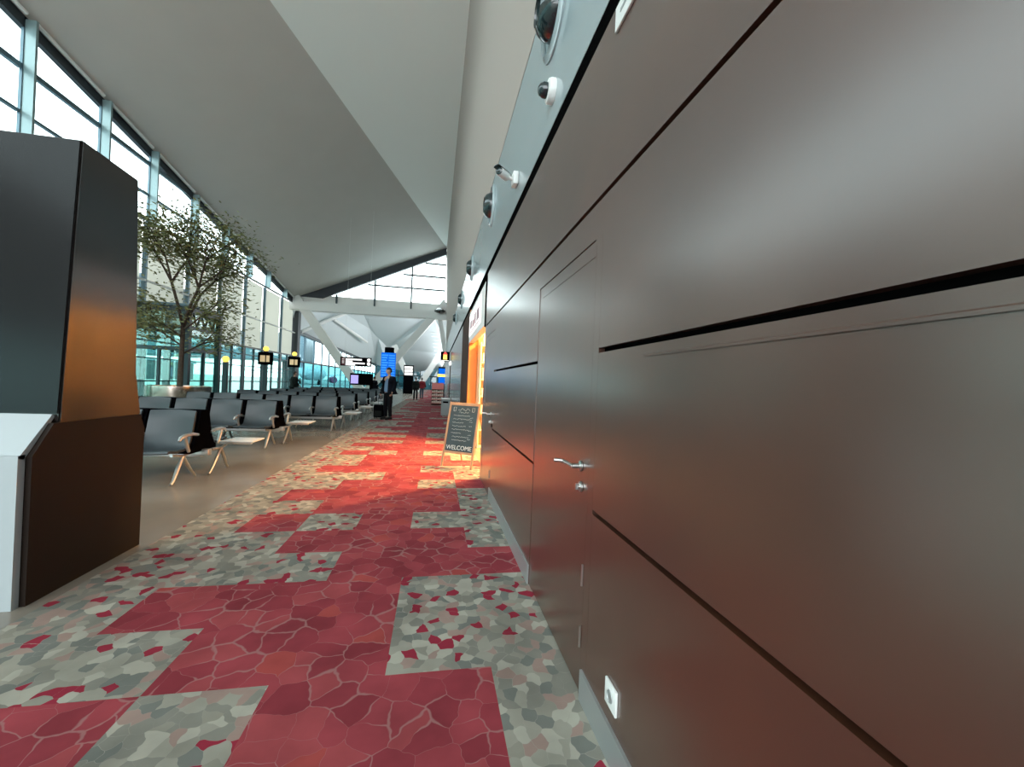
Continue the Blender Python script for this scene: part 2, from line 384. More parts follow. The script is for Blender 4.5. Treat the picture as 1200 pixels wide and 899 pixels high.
# ------------------------------------------------------------------ ceiling of the near hall: two folded facets
A = lambda x, y: 7.45+.437*(x+11)-.15*(y-34)
cr = lambda y: .35-.292*(33.6-y)
FX = -11.12
yk = 33.6-(.35-FX)/.292
m = MB()
def slab(pts, t=.35):
    m.prism(pts, (0, 0, t))
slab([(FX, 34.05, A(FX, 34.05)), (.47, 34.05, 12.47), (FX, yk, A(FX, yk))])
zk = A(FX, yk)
m.mi = 1; slab([(.47, 34.05, 12.47), (.64, yk, 12.45), (FX, yk, zk)])  # brightened copy for the facet that catches more light
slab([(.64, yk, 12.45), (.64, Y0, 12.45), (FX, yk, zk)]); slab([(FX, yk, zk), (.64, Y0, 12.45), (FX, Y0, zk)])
struct(m.build('ceiling', [M['ceil'], M['ceilbright']]), 'folded pale ceiling with a long diagonal crease', 'ceiling')

# ------------------------------------------------------------------ glass facade on the left
MY = [-11.8, -9.1, -6.3, -3.6, -.8, 1.9, 4.7, 7.45, 10.2, 12.95, 15.5, 17.85, 20.6, 23.35, 26.15, 28.85, 31.85]
F = -11.0
for i, y in enumerate(MY):
    zt = A(F, y)-.02
    m = MB(); m.box((F-.10, y-.05, 0), (F+.04, y+.05, 7.1)); m.box((F-.02, y-.06, 7.1), (F+.05, y+.06, zt)); m.mi = 1; m.box((F+.05, y-.035, 7.1), (F+.30, y+.035, zt-.06))
    struct(m.build('trim_mullion', [M['mull'], M['fin']]), 'blue grey vertical mullion of the glass facade', 'mullion')
m = MB(); m.box((F-.35, 34.6, 0), (F+.25, 35.2, 6.9)); struct(m.build('trim_post', M['fascia']), 'dark corner post where the tall facade ends', 'post')
m = MB()
for z, h in ((9.28, .14), (8.1, .07)):
    for a, b in zip(MY, MY[1:]+[34.6]):
        if A(F, b) < z+.1: continue
        m.box((F-.06, a+.055, z-h/2), (F+.04, b-.055, z+h/2))
struct(m.build('trim_transom', M['mull']), 'horizontal blue grey transoms of the upper facade glazing', 'transom')
m = MB()
for z, h in ((7.14, .07), (3.07, .10)):
    for a, b in zip(MY, MY[1:]+[34.6]): m.box((F-.06, a+.055, z-h/2), (F+.06, b-.055, z+h/2))
struct(m.build('trim_sill', M['frame']), 'dark rails above and below the facade blinds', 'rail')
m = MB()
for a, b in zip(MY, MY[1:]+[34.6]): m.box((F-.02, a+.055, 4.83), (F+.08, b-.055, 4.90))
struct(m.build('trim_rail', M['whitepaint']), 'bright white rail across the facade blinds', 'rail')
# head fascia and white tube under the ceiling edge
m = MB(); y0, y1 = yk+.2, 34.5
m.prism([(F-.1, y0, A(F, y0)-.32), (F+.05, y0, A(F, y0)-.32), (F+.05, y0, A(F, y0)-.02), (F-.1, y0, A(F, y0)-.02)], (0, y1-y0, A(F, y1)-A(F, y0)))
struct(m.build('trim_head', M['fascia']), 'dark head rail of the glass facade under the ceiling', 'rail')
m = MB()
for a, b in zip(MY[4:], MY[5:]+[34.6]):
    m.tube([(F+.16, a+.15, A(F+.16, a+.15)-.10), (F+.16, b-.15, A(F+.16, b-.15)-.10)], .055, 8)
struct(m.build('trim_tube', M['whitepaint']), 'white roller tubes along the head of the facade', 'tube')
# panes and blinds bay by bay
for a, b in zip(MY, MY[1:]+[34.6]):
    z1 = min(A(F, a), A(F, b))-.02
    m = MB(); m.prism([(F-.03, a+.05, 7.17), (F-.03, b-.05, 7.17), (F-.03, b-.05, A(F, b)-.05), (F-.03, a+.05, A(F, a)-.05)], (.012, 0, 0))
    struct(m.build('window_1', M['glass']), 'clear upper pane of the tall facade', 'window')
    m = MB(); m.box((F-.16, a+.055, 3.12), (F-.155, b-.055, 7.10))
    struct(m.build('window_blind', M['blind']), 'beige roller blind behind the facade glazing', 'blind')
    m = MB(); m.box((F-.03, a+.055, .1), (F-.02, b-.055, 3.02)); struct(m.build('window_2', M['teal']), 'teal lower pane of the facade', 'window')
    fm = MB(); c = (a+b)/2
    fm.box((F-.07, a+.055, 0), (F+.05, b-.055, .10))
    for z in (1.05, 1.95, 2.62): fm.box((F-.04, a+.055, z-.025), (F+.03, b-.055, z+.025))
    for y in (a+.12, c, b-.12): fm.box((F-.05, y-.045, .1), (F+.05, y+.045, 3.02))
    struct(fm.build('window_frame', M['frame']), 'dark teal frame of the lower facade glazing', 'frame')

# ------------------------------------------------------------------ gable over the far end of the near hall
G = 34.0
m = MB(); m.prism([(-10.6, G-.05, 7.65), (-8.9, G-.05, 7.62), (.45, G-.05, 11.95), (.45, G-.05, 12.46), (-.1, G-.05, A(-.1, G)-.0), (-10.6, G-.05, A(-10.6, G))], (0, .3, 0))
struct(m.build('trim_gable_beam', M['fascia']), 'dark slate sloping beam under the ceiling edge', 'beam')
m = MB(); m.box((-11, G+.12, 7.2), (.6, G+.35, 7.86)); struct(m.build('wall_parapet', M['ceilbright']), 'pale parapet below the gable glazing', 'wall')
m = MB()
for x, zt in ((-7.88, 8.0), (-5.03, 9.35), (-2.21, 10.7)): m.box((x-.06, G-.02, 7.3), (x+.06, G+.14, zt))
for x0, z in ((-5.6, 8.97), (-2.9, 10.03), (-1.2, 11.1)): m.box((x0, G+.02, z-.06), (.42, G+.10, z+.06))
m.box((.40, G+.0, 7.8), (.47, G+.14, 12.2))
struct(m.build('window_gable_frame', M['frame']), 'thin mullions and transoms of the bright gable window', 'frame')
m = MB(); m.prism([(-8.3, G+.06, 7.86), (.42, G+.06, 7.86), (.42, G+.06, 12.0), (.0, G+.06, 11.9)], (0, .012, 0))
struct(m.build('window_gable', M['glass']), 'triangular gable window under the dark sloping beam', 'window')
m = MB(); m.prism([(-11.2, G-.35, 6.62), (-11.2, G-.35, 7.22), (1.25, G-.35, 7.22), (1.25, G-.35, 6.62)], (0, .7, 0)); m.prism([(-11.0, G-.4, 6.57), (-11.0, G-.4, 6.62), (1.2, G-.4, 6.62), (1.2, G-.4, 6.57)], (0, .8, 0))
struct(m.build('trim_tie_beam', M['whitepaint']), 'white horizontal tie beam across the hall', 'beam')
def strut(p, q, w, d, nm, lab):
    """flat box column from p to q, width w across"""
    p, q = Vector(p), Vector(q); ax = (q-p).normalized(); yv = Vector((0, 1, 0)); sv = ax.cross(yv).normalized()
    m = MB(); m.prism([p+sv*w/2-yv*d/2, p-sv*w/2-yv*d/2, q-sv*w/2-yv*d/2, q+sv*w/2-yv*d/2], yv*d)
    return struct(m.build(nm, M['whitepaint']), lab, 'column')
strut((-5.35, G, 0), (-11.7, G, 8.8), .62, .6, 'trim_raking_column', 'white raking column leaning left to the facade head')
strut((-5.75, G, 0), (.55, G, 8.0), .55, .6, 'trim_raking_column', 'white raking column leaning right to the tall wall')
strut((-.0, G-.05, 7.3), (.8, G-.05, 3.2), .36, .35, 'trim_raking_column', 'short white raking column beside the right wall')
m = MB(); m.prism([(-.05, G-.5, 6.5), (1.15, G-.5, 6.5), (1.0, G-.5, 7.9), (.25, G-.5, 7.9)], (0, .45, 0)); struct(m.build('trim_node', M['whitepaint']), 'white steel node where the beams meet the right wall', 'bracket')

# ------------------------------------------------------------------ far hall: lower facade, folded roof, end glazing
far = [34.6+2.75*i for i in range(1, 17)]
hz = lambda y: 5.05-.0195*(y-35)
for i, y in enumerate(far):
    m = MB(); m.box((F-.10, y-.055, 0), (F+.02, y+.055, hz(y))); struct(m.build('trim_far_mullion', M['mull']), 'slim mullion of the far hall facade', 'mullion')
m = MB(); m.prism([(F-.2, 34.8, hz(34.8)-.15), (F+.1, 34.8, hz(34.8)-.15), (F+.1, 34.8, hz(34.8)+.1), (F-.2, 34.8, hz(34.8)+.1)], (0, 45.2, hz(80)-hz(34.8)))
m.box((F-.1, 35, 2.62), (F+.05, 79.5, 2.76))
struct(m.build('trim_far_head', M['frame']), 'dark head rail of the far hall facade', 'rail')
m = MB(); m.prism([(F-.14, 35, 2.75), (F-.14, 80, 2.75), (F-.14, 80, hz(80)), (F-.14, 35, hz(35))], (.004, 0, 0)); struct(m.build('window_far_upper', M['glass']), 'clear upper panes of the far hall facade', 'window')
m = MB(); m.box((F-.03, 35, .05), (F-.02, 80, 2.65)); struct(m.build('window_far', M['midteal']), 'teal ground level glazing of the far hall', 'window')
a1 = (F-.1, 35.2, 5.05); a2 = (F-.1, 80, 4.2)
p_rib = (-8.843, 42.000, 7.714); p_m = (-7.624, 44.000, 8.306); p_v = (-8.351, 54.000, 7.785); p_b = (-10.901, 79.000, 4.330)
q_a = (-8.201, 60.000, 7.359); q_b = (-1.445, 46.000, 8.531); q_c = (-7.887, 70.000, 6.760)
q_d = (-0.412, 44.000, 8.202); q_e = (0.430, 60.000, 7.151); q_f = (0.154, 72.000, 6.497); q_g = (-3.650, 79.500, 3.258); q_h = (-8.801, 79.500, 3.658)
b1, b2 = (-11.1, 34.2, 6.62), (1.2, 34.2, 6.62)
m = MB()
for tri in ((a1, p_rib, b1), (b1, p_rib, p_m), (b1, p_m, b2), (b2, p_m, q_b), (b2, q_b, q_d), (a1, p_v, p_rib), (p_rib, p_v, p_m), (a1, p_b, p_v), (a1, a2, p_b),
            (p_m, p_v, q_a), (p_m, q_a, q_b), (p_v, p_b, q_a), (q_a, q_c, q_b), (q_a, p_b, q_h), (q_a, q_h, q_c), (q_b, q_c, q_d), (q_d, q_c, q_e),
            (q_c, q_f, q_e), (q_c, q_g, q_f), (q_c, q_h, q_g)):
    m.poly(tri)
bmesh.ops.remove_doubles(m.bm, verts=m.bm.verts[:], dist=1e-3)
m.poly([q_d, q_e, (1.2, 60, 7.4), (1.2, 40, 7.4)]); m.poly([q_e, q_f, (1.2, 79, 6.6), (1.2, 60, 7.4)]); m.poly([b2, q_d, (1.2, 40, 7.4)]); m.poly([q_f, q_g, (1.2, 79.7, 4.3), (1.2, 79, 6.6)])
struct(m.build('ceiling_far', M['ceilfar']), 'faceted pale ceiling of the far hall', 'ceiling')
m = MB()
for p, q, wd in (((-9.438, 40.000, 6.871), (-8.856, 55.000, 6.237), .30), ((-11.000, 36.000, 5.108), (-8.487, 41.000, 7.737), .34), ((-8.174, 52.000, 8.370), (-11.663, 76.000, 4.616), .16)):
    m.tube([p, q], wd/2, 8)
struct(m.build('trim_rib', M['whitepaint']), 'white ribs under the far ceiling', 'rib')
strut((-2.560, 56.000, -0.235), (-5.565, 56.000, 6.079), .7, .6, 'trim_far_column', 'distant white raking column leaning left')
strut((-2.881, 58.000, -0.304), (1.689, 58.000, 7.516), .8, .6, 'trim_far_column', 'distant white raking column leaning right')
m = MB()
for i in range(9):
    p = Vector((-0.551, 52.000, 8.466)).lerp(Vector((0.265, 52.000, 4.933)), i/8); m.box((p.x-.5, p.y, p.z-.04), (p.x+.55, p.y+.12, p.z+.04))
struct(m.build('trim_louvre', M['whitepaint']), 'white louvre slats beside the far ceiling fold', 'louvre')
m = MB(); m.box((-11.2, 79.8, 0), (1.3, 79.85, 4.4)); struct(m.build('window_end', M['smoke']), 'smoky end glazing of the far hall', 'window')
m = MB()
for i in range(7): m.box((-11+i*2, 79.6, 0), (-10.85+i*2, 79.8, 4.6))
m.box((-11, 79.6, 2.4), (1.2, 79.8, 2.6)); struct(m.build('window_end_frame', M['frame']), 'dark frame of the far end glazing', 'frame')
# ------------------------------------------------------------------ information kiosk at the left
t = thing('information_kiosk', 'tall dark glossy kiosk with a white sloped desk at the carpet edge', 'kiosk', (-2.95, 3.4, 0))
KX = -2.37; o = Vector((-2.95, 3.4, 0))
L_ = lambda pts: [Vector(p)-o for p in pts]
def side(x): return L_([(x, 2.955, 0), (x, 2.955, .90), (x, 3.13, 1.13), (x, 3.205, 2.965), (x, 3.73, 2.95), (x, 3.785, 1.42), (x, 3.92, .97), (x, 3.92, 0)])
sd = side(KX); up_ = [Vector((sd[2].x, sd[2].y-.003, 1.09-0)), sd[3], sd[4], sd[5], Vector((sd[5].x, 3.87-3.4, 1.09))]
m = MB(); m.prism(up_, (-1.16, 0, 0)); bmesh.ops.bevel(m.bm, geom=m.bm.edges[:], offset=.008, segments=2, affect='EDGES')
m.build('body', M['lacquer'], t, 30)
m = MB(); m.prism([sd[0], sd[1], Vector((sd[2].x, sd[2].y-.04, 1.09)), Vector((sd[2].x, 3.87-3.4, 1.09)), sd[6], sd[7]], (-1.16, 0, 0)); m.build('plinth', M['plinth'], t, 30)
m = MB(); m.prism(L_([(KX-.03, 2.905, .0), (KX-.03, 2.905, .915), (KX-.03, 2.95, .915), (KX-.03, 2.95, .0)]), (-1.10, 0, 0))
m.prism(L_([(KX-.03, 2.905, .9), (KX-.03, 3.115, 1.145), (KX-.03, 3.135, 1.13), (KX-.03, 2.94, .885)]), (-1.10, 0, 0))
tag(m.build('desk', M['kwhite'], t), 'white sloped desk front')
m = MB(); m.prism(L_([(KX-.012, 3.135, 1.15), (KX-.012, 3.122, 1.15), (KX-.012, 3.198, 2.955), (KX-.012, 3.211, 2.955)]), (-1.13, 0, 0))
tag(m.build('screen', M['blackgloss'], t), 'large dark glass screen')

# ------------------------------------------------------------------ back-to-back waiting benches
SP = .645
def seat_shell(s):
    """one moulded seat facing -y (s=1) or +y (s=-1), x from 0 to SP"""
    prof = [(-.118, .935), (-.135, .92), (-.165, .80), (-.20, .66), (-.245, .53), (-.30, .455), (-.40, .425), (-.55, .425), (-.66, .445), (-.715, .445), (-.73, .425)]
    m = MB(); w0, w1 = .048, SP-.048; n = 7
    g = []
    for (y, z) in prof:
        row = []
        for i in range(n):
            u = i/(n-1); e = (2*u-1)**2
            sh = .03*e if z > .5 else .012*e
            row.append(m.bm.verts.new((w0+(w1-w0)*u, (y-sh)*s, z+(.012*e if z < .5 else -.012*e))))
        g.append(row)
    for r0, r1 in zip(g, g[1:]):
        for i in range(n-1): m._f([r0[i], r0[i+1], r1[i+1], r1[i]])
    bmesh.ops.recalc_face_normals(m.bm, faces=m.bm.faces[:])
    r = bmesh.ops.solidify(m.bm, geom=m.bm.faces[:], thickness=.028)
    return m
def core(s):
    m = MB(); pts = [(0, -.10, .925), (0, -.0, .925), (0, -.0, .36), (0, -.33, .36), (0, -.33, .40), (0, -.27, .44), (0, -.21, .55), (0, -.165, .68), (0, -.13, .82)]
    m.prism([(x+.012, y*s, z) for x, y, z in pts], (SP-.024, 0, 0)); return m
def arm(s):
    m = MB()
    m.tube([(0, -.16*s, .60), (0, -.30*s, .625), (0, -.46*s, .62), (0, -.55*s, .60), (0, -.585*s, .565)], [.018, .024, .026, .024, .016], 8)
    m.tube([(0, -.46*s, .61), (0, -.42*s, .50), (0, -.36*s, .40)], [.02, .022, .02], 8)
    return m
def legset():
    m1 = MB()
    for s, x in ((1, .05), (-1, .17)):
        ap = (x, -.36*s, .34)
        m1.tube([ap, (x, -.47*s, .17), (x, -.54*s, .05), (x, -.59*s, .015)], [.024, .026, .020, .018], 8)
        m1.tube([ap, (x, -.24*s, .20), (x, -.10*s, .05), (x, -.05*s, .015)], [.022, .022, .018, .016], 8)
        m1.tube([(x, -.10*s, .36), ap, (x, -.60*s, .385)], .018, 8)
    m1.bbox((-.02, -.05, .29), (.20, .05, .38), .01)
    return m1
def make_bench(n, label, loc):
    t = thing('waiting_bench', label, 'bench', loc, 0, 'back to back waiting benches')
    meshes = {}
    def put(nm, mb, mtl, x, sm):
        if nm not in meshes:
            ob = mb().build(nm.split('|')[0], mtl, t, sm); meshes[nm] = ob.data
        else:
            ob = bpy.data.objects.new(nm.split('|')[0], meshes[nm]); C.objects.link(ob); ob.parent = t
        ob.location.x = x; return ob
    for s in (1, -1):
        for i in range(n):
            x = -(i+1)*SP
            put('seat|%d' % s, lambda: seat_shell(s), M['leather'], x, 60)
            put('backrest|%d' % s, lambda: core(s), M['black'], x, 30)
        for i in range(n+1):
            put('armrest|%d' % s, lambda: arm(s), M['chrome'], -i*SP+(-.01 if i == 0 else 0), 60)
    k = max(2, n//2+1)
    for i in range(k): put('leg', legset, M['chrome'], -.13-i*(n*SP-.24)/(k-1), 50)
    m = MB(); m.bbox((.06, .30, .425), (.50, .74, .45), .012); m.bbox((-.05, .48, .37), (.40, .54, .425), .01); tag(m.build('side_table', M['white'], t, 40), 'white side table top')
    m = MB(); m.bbox((-n*SP+.02, -.045, .27), (-.02, .045, .35), .015); m.build('beam', M['chrome'], t, 40)
    return t
rowlab = ['nearest slate bench beside the dark kiosk', 'slate bench second from the kiosk', 'slate bench third from the kiosk', 'slate bench fourth from the kiosk, left of the man with the case',
          'fifth slate bench from the kiosk', 'sixth slate bench from the kiosk', 'farthest slate bench towards the white columns']
spots = [(-3.16, 6.47, 5), (-3.18, 9.42, 6), (-2.68, 12.5, 5), (-2.75, 15.5, 5), (-2.8, 18.5, 5), (-2.9, 21.6, 5), (-3.0, 24.7, 5)]
b0 = make_bench(6, rowlab[0], (spots[0][0], spots[0][1], 0))
for (x, y, n), lab in list(zip(spots, rowlab))[1:]:
    b = copy_tree(b0); b.location = (x, y, 0); b['label'] = lab

# ------------------------------------------------------------------ tree in a round bronze planter
t = thing('potted_tree', 'thin olive tree in a round bronze planter before the glass facade', 'tree', (-7.75, 14.3, 0))
m = MB(); m.lathe([(.62, 0), (.80, .62), (.82, .66), (.82, 1.02), (.78, 1.02), (.78, .93), (0, .93)], 48); m.build('planter', M['bronze'], t, 40)
rng = random.Random(11); m = MB(); tips = []
def grow(p, d, ln, r, lv):
    q = p+d*ln; mid = p+d*ln*.5+Vector((rng.uniform(-1, 1), rng.uniform(-1, 1), 0))*.04*ln
    m.tube([p, mid, q], [r, r*.85, r*.7], 6 if lv else 10)
    if lv >= 4: tips.append((q, lv)); return
    if lv >= 2: tips.append((q, lv)); tips.append((mid, lv))
    for i in range(3 if lv < 3 else 2):
        a = rng.uniform(0, 2*PI); sp = rng.uniform(.35, .75)
        nd = (d+Vector((math.cos(a), math.sin(a), rng.uniform(-.1, .5)))*sp).normalized()
        grow(q, nd, ln*rng.uniform(.60, .76), r*.62, lv+1)
grow(Vector((0, 0, .9)), Vector((.01, 0, 1)).normalized(), 1.95, .085, 0)
for i in range(4):
    a = 1.3+i*1.5; grow(Vector((.02, 0, 2.0+i*.25)), Vector((math.cos(a), math.sin(a), .55)).normalized(), .8, .03, 2)
m.build('trunk', M['trunk'], t, 60)
lf = MB()
for q, lv in tips:
    for j in range(60 if lv >= 3 else 26):
        c = q+Vector((rng.gauss(0, .30), rng.gauss(0, .30), rng.gauss(0, .27)))
        if c.z < 2.0: continue
        a, b_, s = rng.uniform(0, PI*2), rng.uniform(-1, 1), rng.uniform(.045, .085)
        u = Vector((math.cos(a), math.sin(a), b_*.7)).normalized(); v = u.orthogonal().normalized()
        lf.poly([c-u*s, c-v*s*.35, c+u*s, c+v*s*.35])
lf.build('foliage', M['leaf'], t)

# ------------------------------------------------------------------ glass vestibule by the facade and gate sign posts
t = thing('glass_vestibule', 'teal glass gate vestibule with dark steel frame behind the tree', 'vestibule', (-9.9, 18, 0))
vx0, vx1, vy0, vy1, vz = -.95, .9, -1.05, 1.1, 3.85
m = MB()
for x in (vx0, vx1):
    for y in (vy0, vy1): m.box((x-.09, y-.09, 0), (x+.09, y+.09, vz))
for z, h in ((vz-.1, .2), (3.1, .12), (2.3, .14), (.05, .1)):
    m.box((vx1-.06, vy0, z-h/2), (vx1+.06, vy1, z+h/2)); m.box((vx0, vy0-.06, z-h/2), (vx1, vy0+.06, z+h/2)); m.box((vx0, vy1-.06, z-h/2), (vx1, vy1+.06, z+h/2))
m.box((vx1-.05, .0, 0), (vx1+.05, .08, 2.3)); m.box((-.03, vy0-.05, 0), (.05, vy0+.05, 2.3))
for i in range(4): m.tube([(vx1, vy0+i*.54, 3.15), (vx1, vy0+.27+i*.54, 3.7), (vx1, vy0+.54+i*.54, 3.15)], .04, 6)
m.build('frame', M['frame'], t)
m = MB(); m.box((vx1-.01, vy0, .1), (vx1+.005, vy1, vz)); m.box((vx0, vy0-.005, .1), (vx1, vy0+.01, vz)); m.build('pane', M['teal'], t)
m = MB(); m.bbox((vx0-.1, vy0-.12, vz), (vx1+.12, vy1+.12, vz+.1), .02); m.build('roof', M['mull'], t)
t = thing('door_portal', 'pale door portal left of the tree trunk at the facade', 'doorway', (-10.6, 13.7, 0))
m = MB()
for y in (-.9, -.1, .75): m.box((-.1, y-.06, 0), (.1, y+.06, 2.5))
m.box((-.1, -.96, 2.4), (.1, .81, 2.6)); m.build('frame', M['whitepaint'], t)
m = MB(); m.box((-.03, -.84, 0), (.0, -.6, 2.4)); m.build('jamb', M['brown'], t)
m = MB(); m.box((-.02, -.6, .05), (-.005, .69, 2.4)); m.build('pane', M['teal'], t)
for i, (y, zb, lab) in enumerate(((22.0, 2.15, 'gate post with a yellow round lamp right of the glass vestibule'), (26.7, 3.03, 'gate post with a yellow round lamp and lit box, middle of three'), (31.7, 3.06, 'farthest gate post with a yellow round lamp before the white column'))):
    t = thing('gate_sign', lab, 'sign', (-10, y, 0), 0, 'gate sign posts')
    m = MB(); m.bbox((-.11, -.09, 0), (.11, .09, zb-.12), .02); m.build('post', M['frame'], t)
    m = MB(); m.lathe([(0, -.16), (.10, -.13), (.155, -.04), (.155, .04), (.10, .13), (0, .16)], 20, Matrix.Translation((0, -.02, zb))); m.build('globe', M['yellow'], t, 60)
    if i:
        m = MB(); m.bbox((-.38, -.16, zb-.95), (.38, .10, zb-.2), .02); m.build('sign_box', M['black'], t)
        m = MB(); m.bbox((-.25, -.175, zb-.78), (.02, -.16, zb-.40), .004); m.bbox((.08, -.175, zb-.78), (.26, -.16, zb-.40), .004); tag(m.build('pictogram', M['beigelit'], t), 'lit pictogram squares')

# hanging direction sign
t = thing('hanging_sign', 'long black hanging direction sign with red end and white lines', 'sign', (-4.6, 26, 2.52))
m = MB(); m.bbox((-1.05, -.08, -.30), (.72, .08, .24), .02); m.build('board', M['black'], t)
m = MB(); m.bbox((-.98, -.095, -.25), (-.78, -.08, .20), .004); tag(m.build('red_field', M['red'], t), 'dark red left field')
m = MB()
for a, b, z in ((-.74, .18, .10), (-.74, -.35, -.02), (-.74, .36, -.12), (-.74, -.2, -.22)): m.bbox((a, -.093, z-.045), (b, -.08, z+.045), .006)
for z in (.10, -.02, -.12): m.bbox((-.94, -.10, z-.012), (-.82, -.094, z+.012), .003)
tag(m.build('lettering', M['signlit'], t), 'white text lines')
m = MB()
for z in (.09, -.13): m.lathe([(.10, 0), (.10, .012), (0, .012)], 24, Matrix.Translation((.58, -.08, z)) @ Matrix.Rotation(R(90), 4, 'X'))
tag(m.build('symbol', M['signlit'], t), 'two white round symbols')
m = MB()
for x in (-.8, .5): m.tube([(x, 0, .24), (x, 0, A(-4.6+x, 26)-2.515)], .005, 6)
tag(m.build('hanger', M['whitepaint'], t), 'thin steel hanger rods')
# screens past it
t = thing('wall_screen', 'violet lit screen on a dark stand past the hanging sign', 'screen', (-5.0, 29.5, 0))
m = MB(); m.bbox((-.75, -.05, 0.0), (.75, .05, .08), .02); m.bbox((.55, -.1, 0), (.75, .1, 1.85), .02); m.bbox((-.75, -.08, 1.05), (.75, .02, 1.85), .02); m.build('stand', M['black'], t)
m = MB(); m.bbox((-.68, -.095, 1.15), (-.2, -.08, 1.72), .005); m.build('display', M['violet'], t)

# blue departures display on a black column
t = thing('departures_display', 'blue lit departures display on a column behind the man', 'display', (-2.85, 26, 0))
m = MB(); m.lathe([(.30, 0), (.30, 3.12), (.28, 3.14), (.28, 3.46), (0, 3.46)], 24); m.build('column', M['black'], t, 40)
m = MB(); m.bbox((-.43, -.36, 1.62), (.43, -.28, 3.12), .02); m.build('screen', M['bluescreen'], t)
m = MB()
for i in range(9): m.bbox((-.39, -.375, 1.72+i*.15), (-.12+.05*(i % 3), -.36, 1.80+i*.15), .004); m.bbox((.02, -.375, 1.72+i*.15), (.38, -.36, 1.79+i*.15), .004)
tag(m.build('row', M['bluerow'], t), 'paler text rows')
t = thing('advert_totem', 'black floor totem with lit white and pink top panel', 'totem', (-3.1, 48.5, 0))
m = MB(); m.bbox((-.55, -.15, 0), (.55, .15, 3.3), .03); m.build('body', M['black'], t)
m = MB()
for i in range(3): m.bbox((-.45, -.165, 2.15+i*.36), (.45, -.15, 2.43+i*.36), .01)
m.build('panel', M['signlit'], t)

# black square shop sign with a yellow tower, hung from a rod
t = thing('projecting_sign', 'black square shop sign with yellow tower and red top on a rod', 'sign', (.44, 22, 2.83))
m = MB(); m.bbox((-.235, -.06, -.26), (.235, .06, .26), .015); m.build('board', M['black'], t)
m = MB(); m.prism([(-.105, -.075, -.15), (.105, -.075, -.15), (.09, -.075, .10), (-.09, -.075, .10)], (0, .016, 0)); tag(m.build('tower_mark', M['yellow'], t), 'yellow tower emblem')
m = MB(); m.prism([(-.12, -.078, .10), (.12, -.078, .10), (.06, -.078, .20), (0, -.078, .27), (-.06, -.078, .20)], (0, .018, 0)); tag(m.build('roof_mark', mat('lit_red', (.6, .03, .03, 1), .4, emit=(1, .06, .04, 1), estr=.7), t), 'red pointed top')
m = MB(); m.bbox((-.20, -.075, -.225), (.20, -.06, -.195), .003); m.build('underline', M['signlit'], t)
m = MB(); m.tube([(0, 0, .25), (.0, 0, 1.95)], .014, 6); m.tube([(0, 0, 1.95), (WX-.44, 0, 2.0)], .014, 6); tag(m.build('rod', M['steel'], t), 'steel hanging rod')
t = thing('speaker_lamp', 'dark lens lamp in the white node above the shop sign', 'lamp', (.10, 33.1, 7.05))
m = MB(); m.lathe([(.42, .0), (.44, .1), (.2, .3), (0, .32)], 24); m.lathe([(0, -.12), (.25, -.08), (.40, 0)], 24); m.tube([(0, 0, .3), (0, .35, .3)], .05, 8); m.build('lens', M['dome'], t, 50)

t = thing('shop_lamp', 'small white lit lamp under the black tower sign', 'lamp', (WX-.0, 21.45, 2.42))
m = MB(); m.lathe([(.05, -.07), (.09, -.02), (.09, .1), (.04, .16), (0, .16)], 16); m.build('shade', M['signlit'], t, 50)
m = MB(); m.bbox((-.02, -.02, -.075), (.02, .02, .0), .005); m.build('bracket', M['steel'], t)
# shelf stand, bin, second blue screen past the shop
t = thing('display_shelf', 'pink red topped display shelf stand filled with goods', 'shelf', (.15, 26.6, 0))
m = MB(); m.bbox((-.37, -.02, 0), (.37, .25, 1.4), .02); m.build('back_panel', M['brown'], t)
m = MB(); m.bbox((-.37, -.12, 1.0), (.37, .0, 1.42), .02); m.build('header', M['pinkred'], t)
for i in range(4):
    s = MB().bbox((-.37, -.25, .12+i*.22), (.37, 0, .15+i*.22), .004).build('shelf', M['pinkred'], t)
    m = MB()
    for j in range(6): m.bbox((-.35+j*.118, -.22, .15+i*.22), (-.25+j*.118, -.05, .26+i*.22+.02*(j % 3)), .008)
    m.build('goods', M['stock'], s)
t = thing('litter_bin', 'grey box litter bin behind the chalkboard', 'bin', (.47, 18.5, 0))
m = MB(); m.bbox((-.185, -.17, 0), (.185, .17, .70), .015); m.build('body', M['bin'], t)
m = MB(); m.bbox((-.19, -.175, .705), (.19, .175, .77), .02); m.build('lid', M['steel'], t)
m = MB(); m.bbox((-.12, -.176, .55), (.12, -.165, .63), .004); m.build('slot', M['black'], t)
t = thing('advert_screen', 'narrow blue lit advert screen with yellow band beyond the shelf stand', 'screen', (.55, 40, 0))
m = MB(); m.bbox((-.34, -.1, 0), (.34, .1, 2.95), .03); m.build('body', M['coat'], t)
m = MB(); m.bbox((-.3, -.115, 1.3), (.3, -.1, 2.8), .01); m.build('display', M['bluescreen'], t)
m = MB(); m.bbox((-.4, -.13, 2.0), (.42, -.115, 2.25), .01); m.build('band', M['yellow'], t)

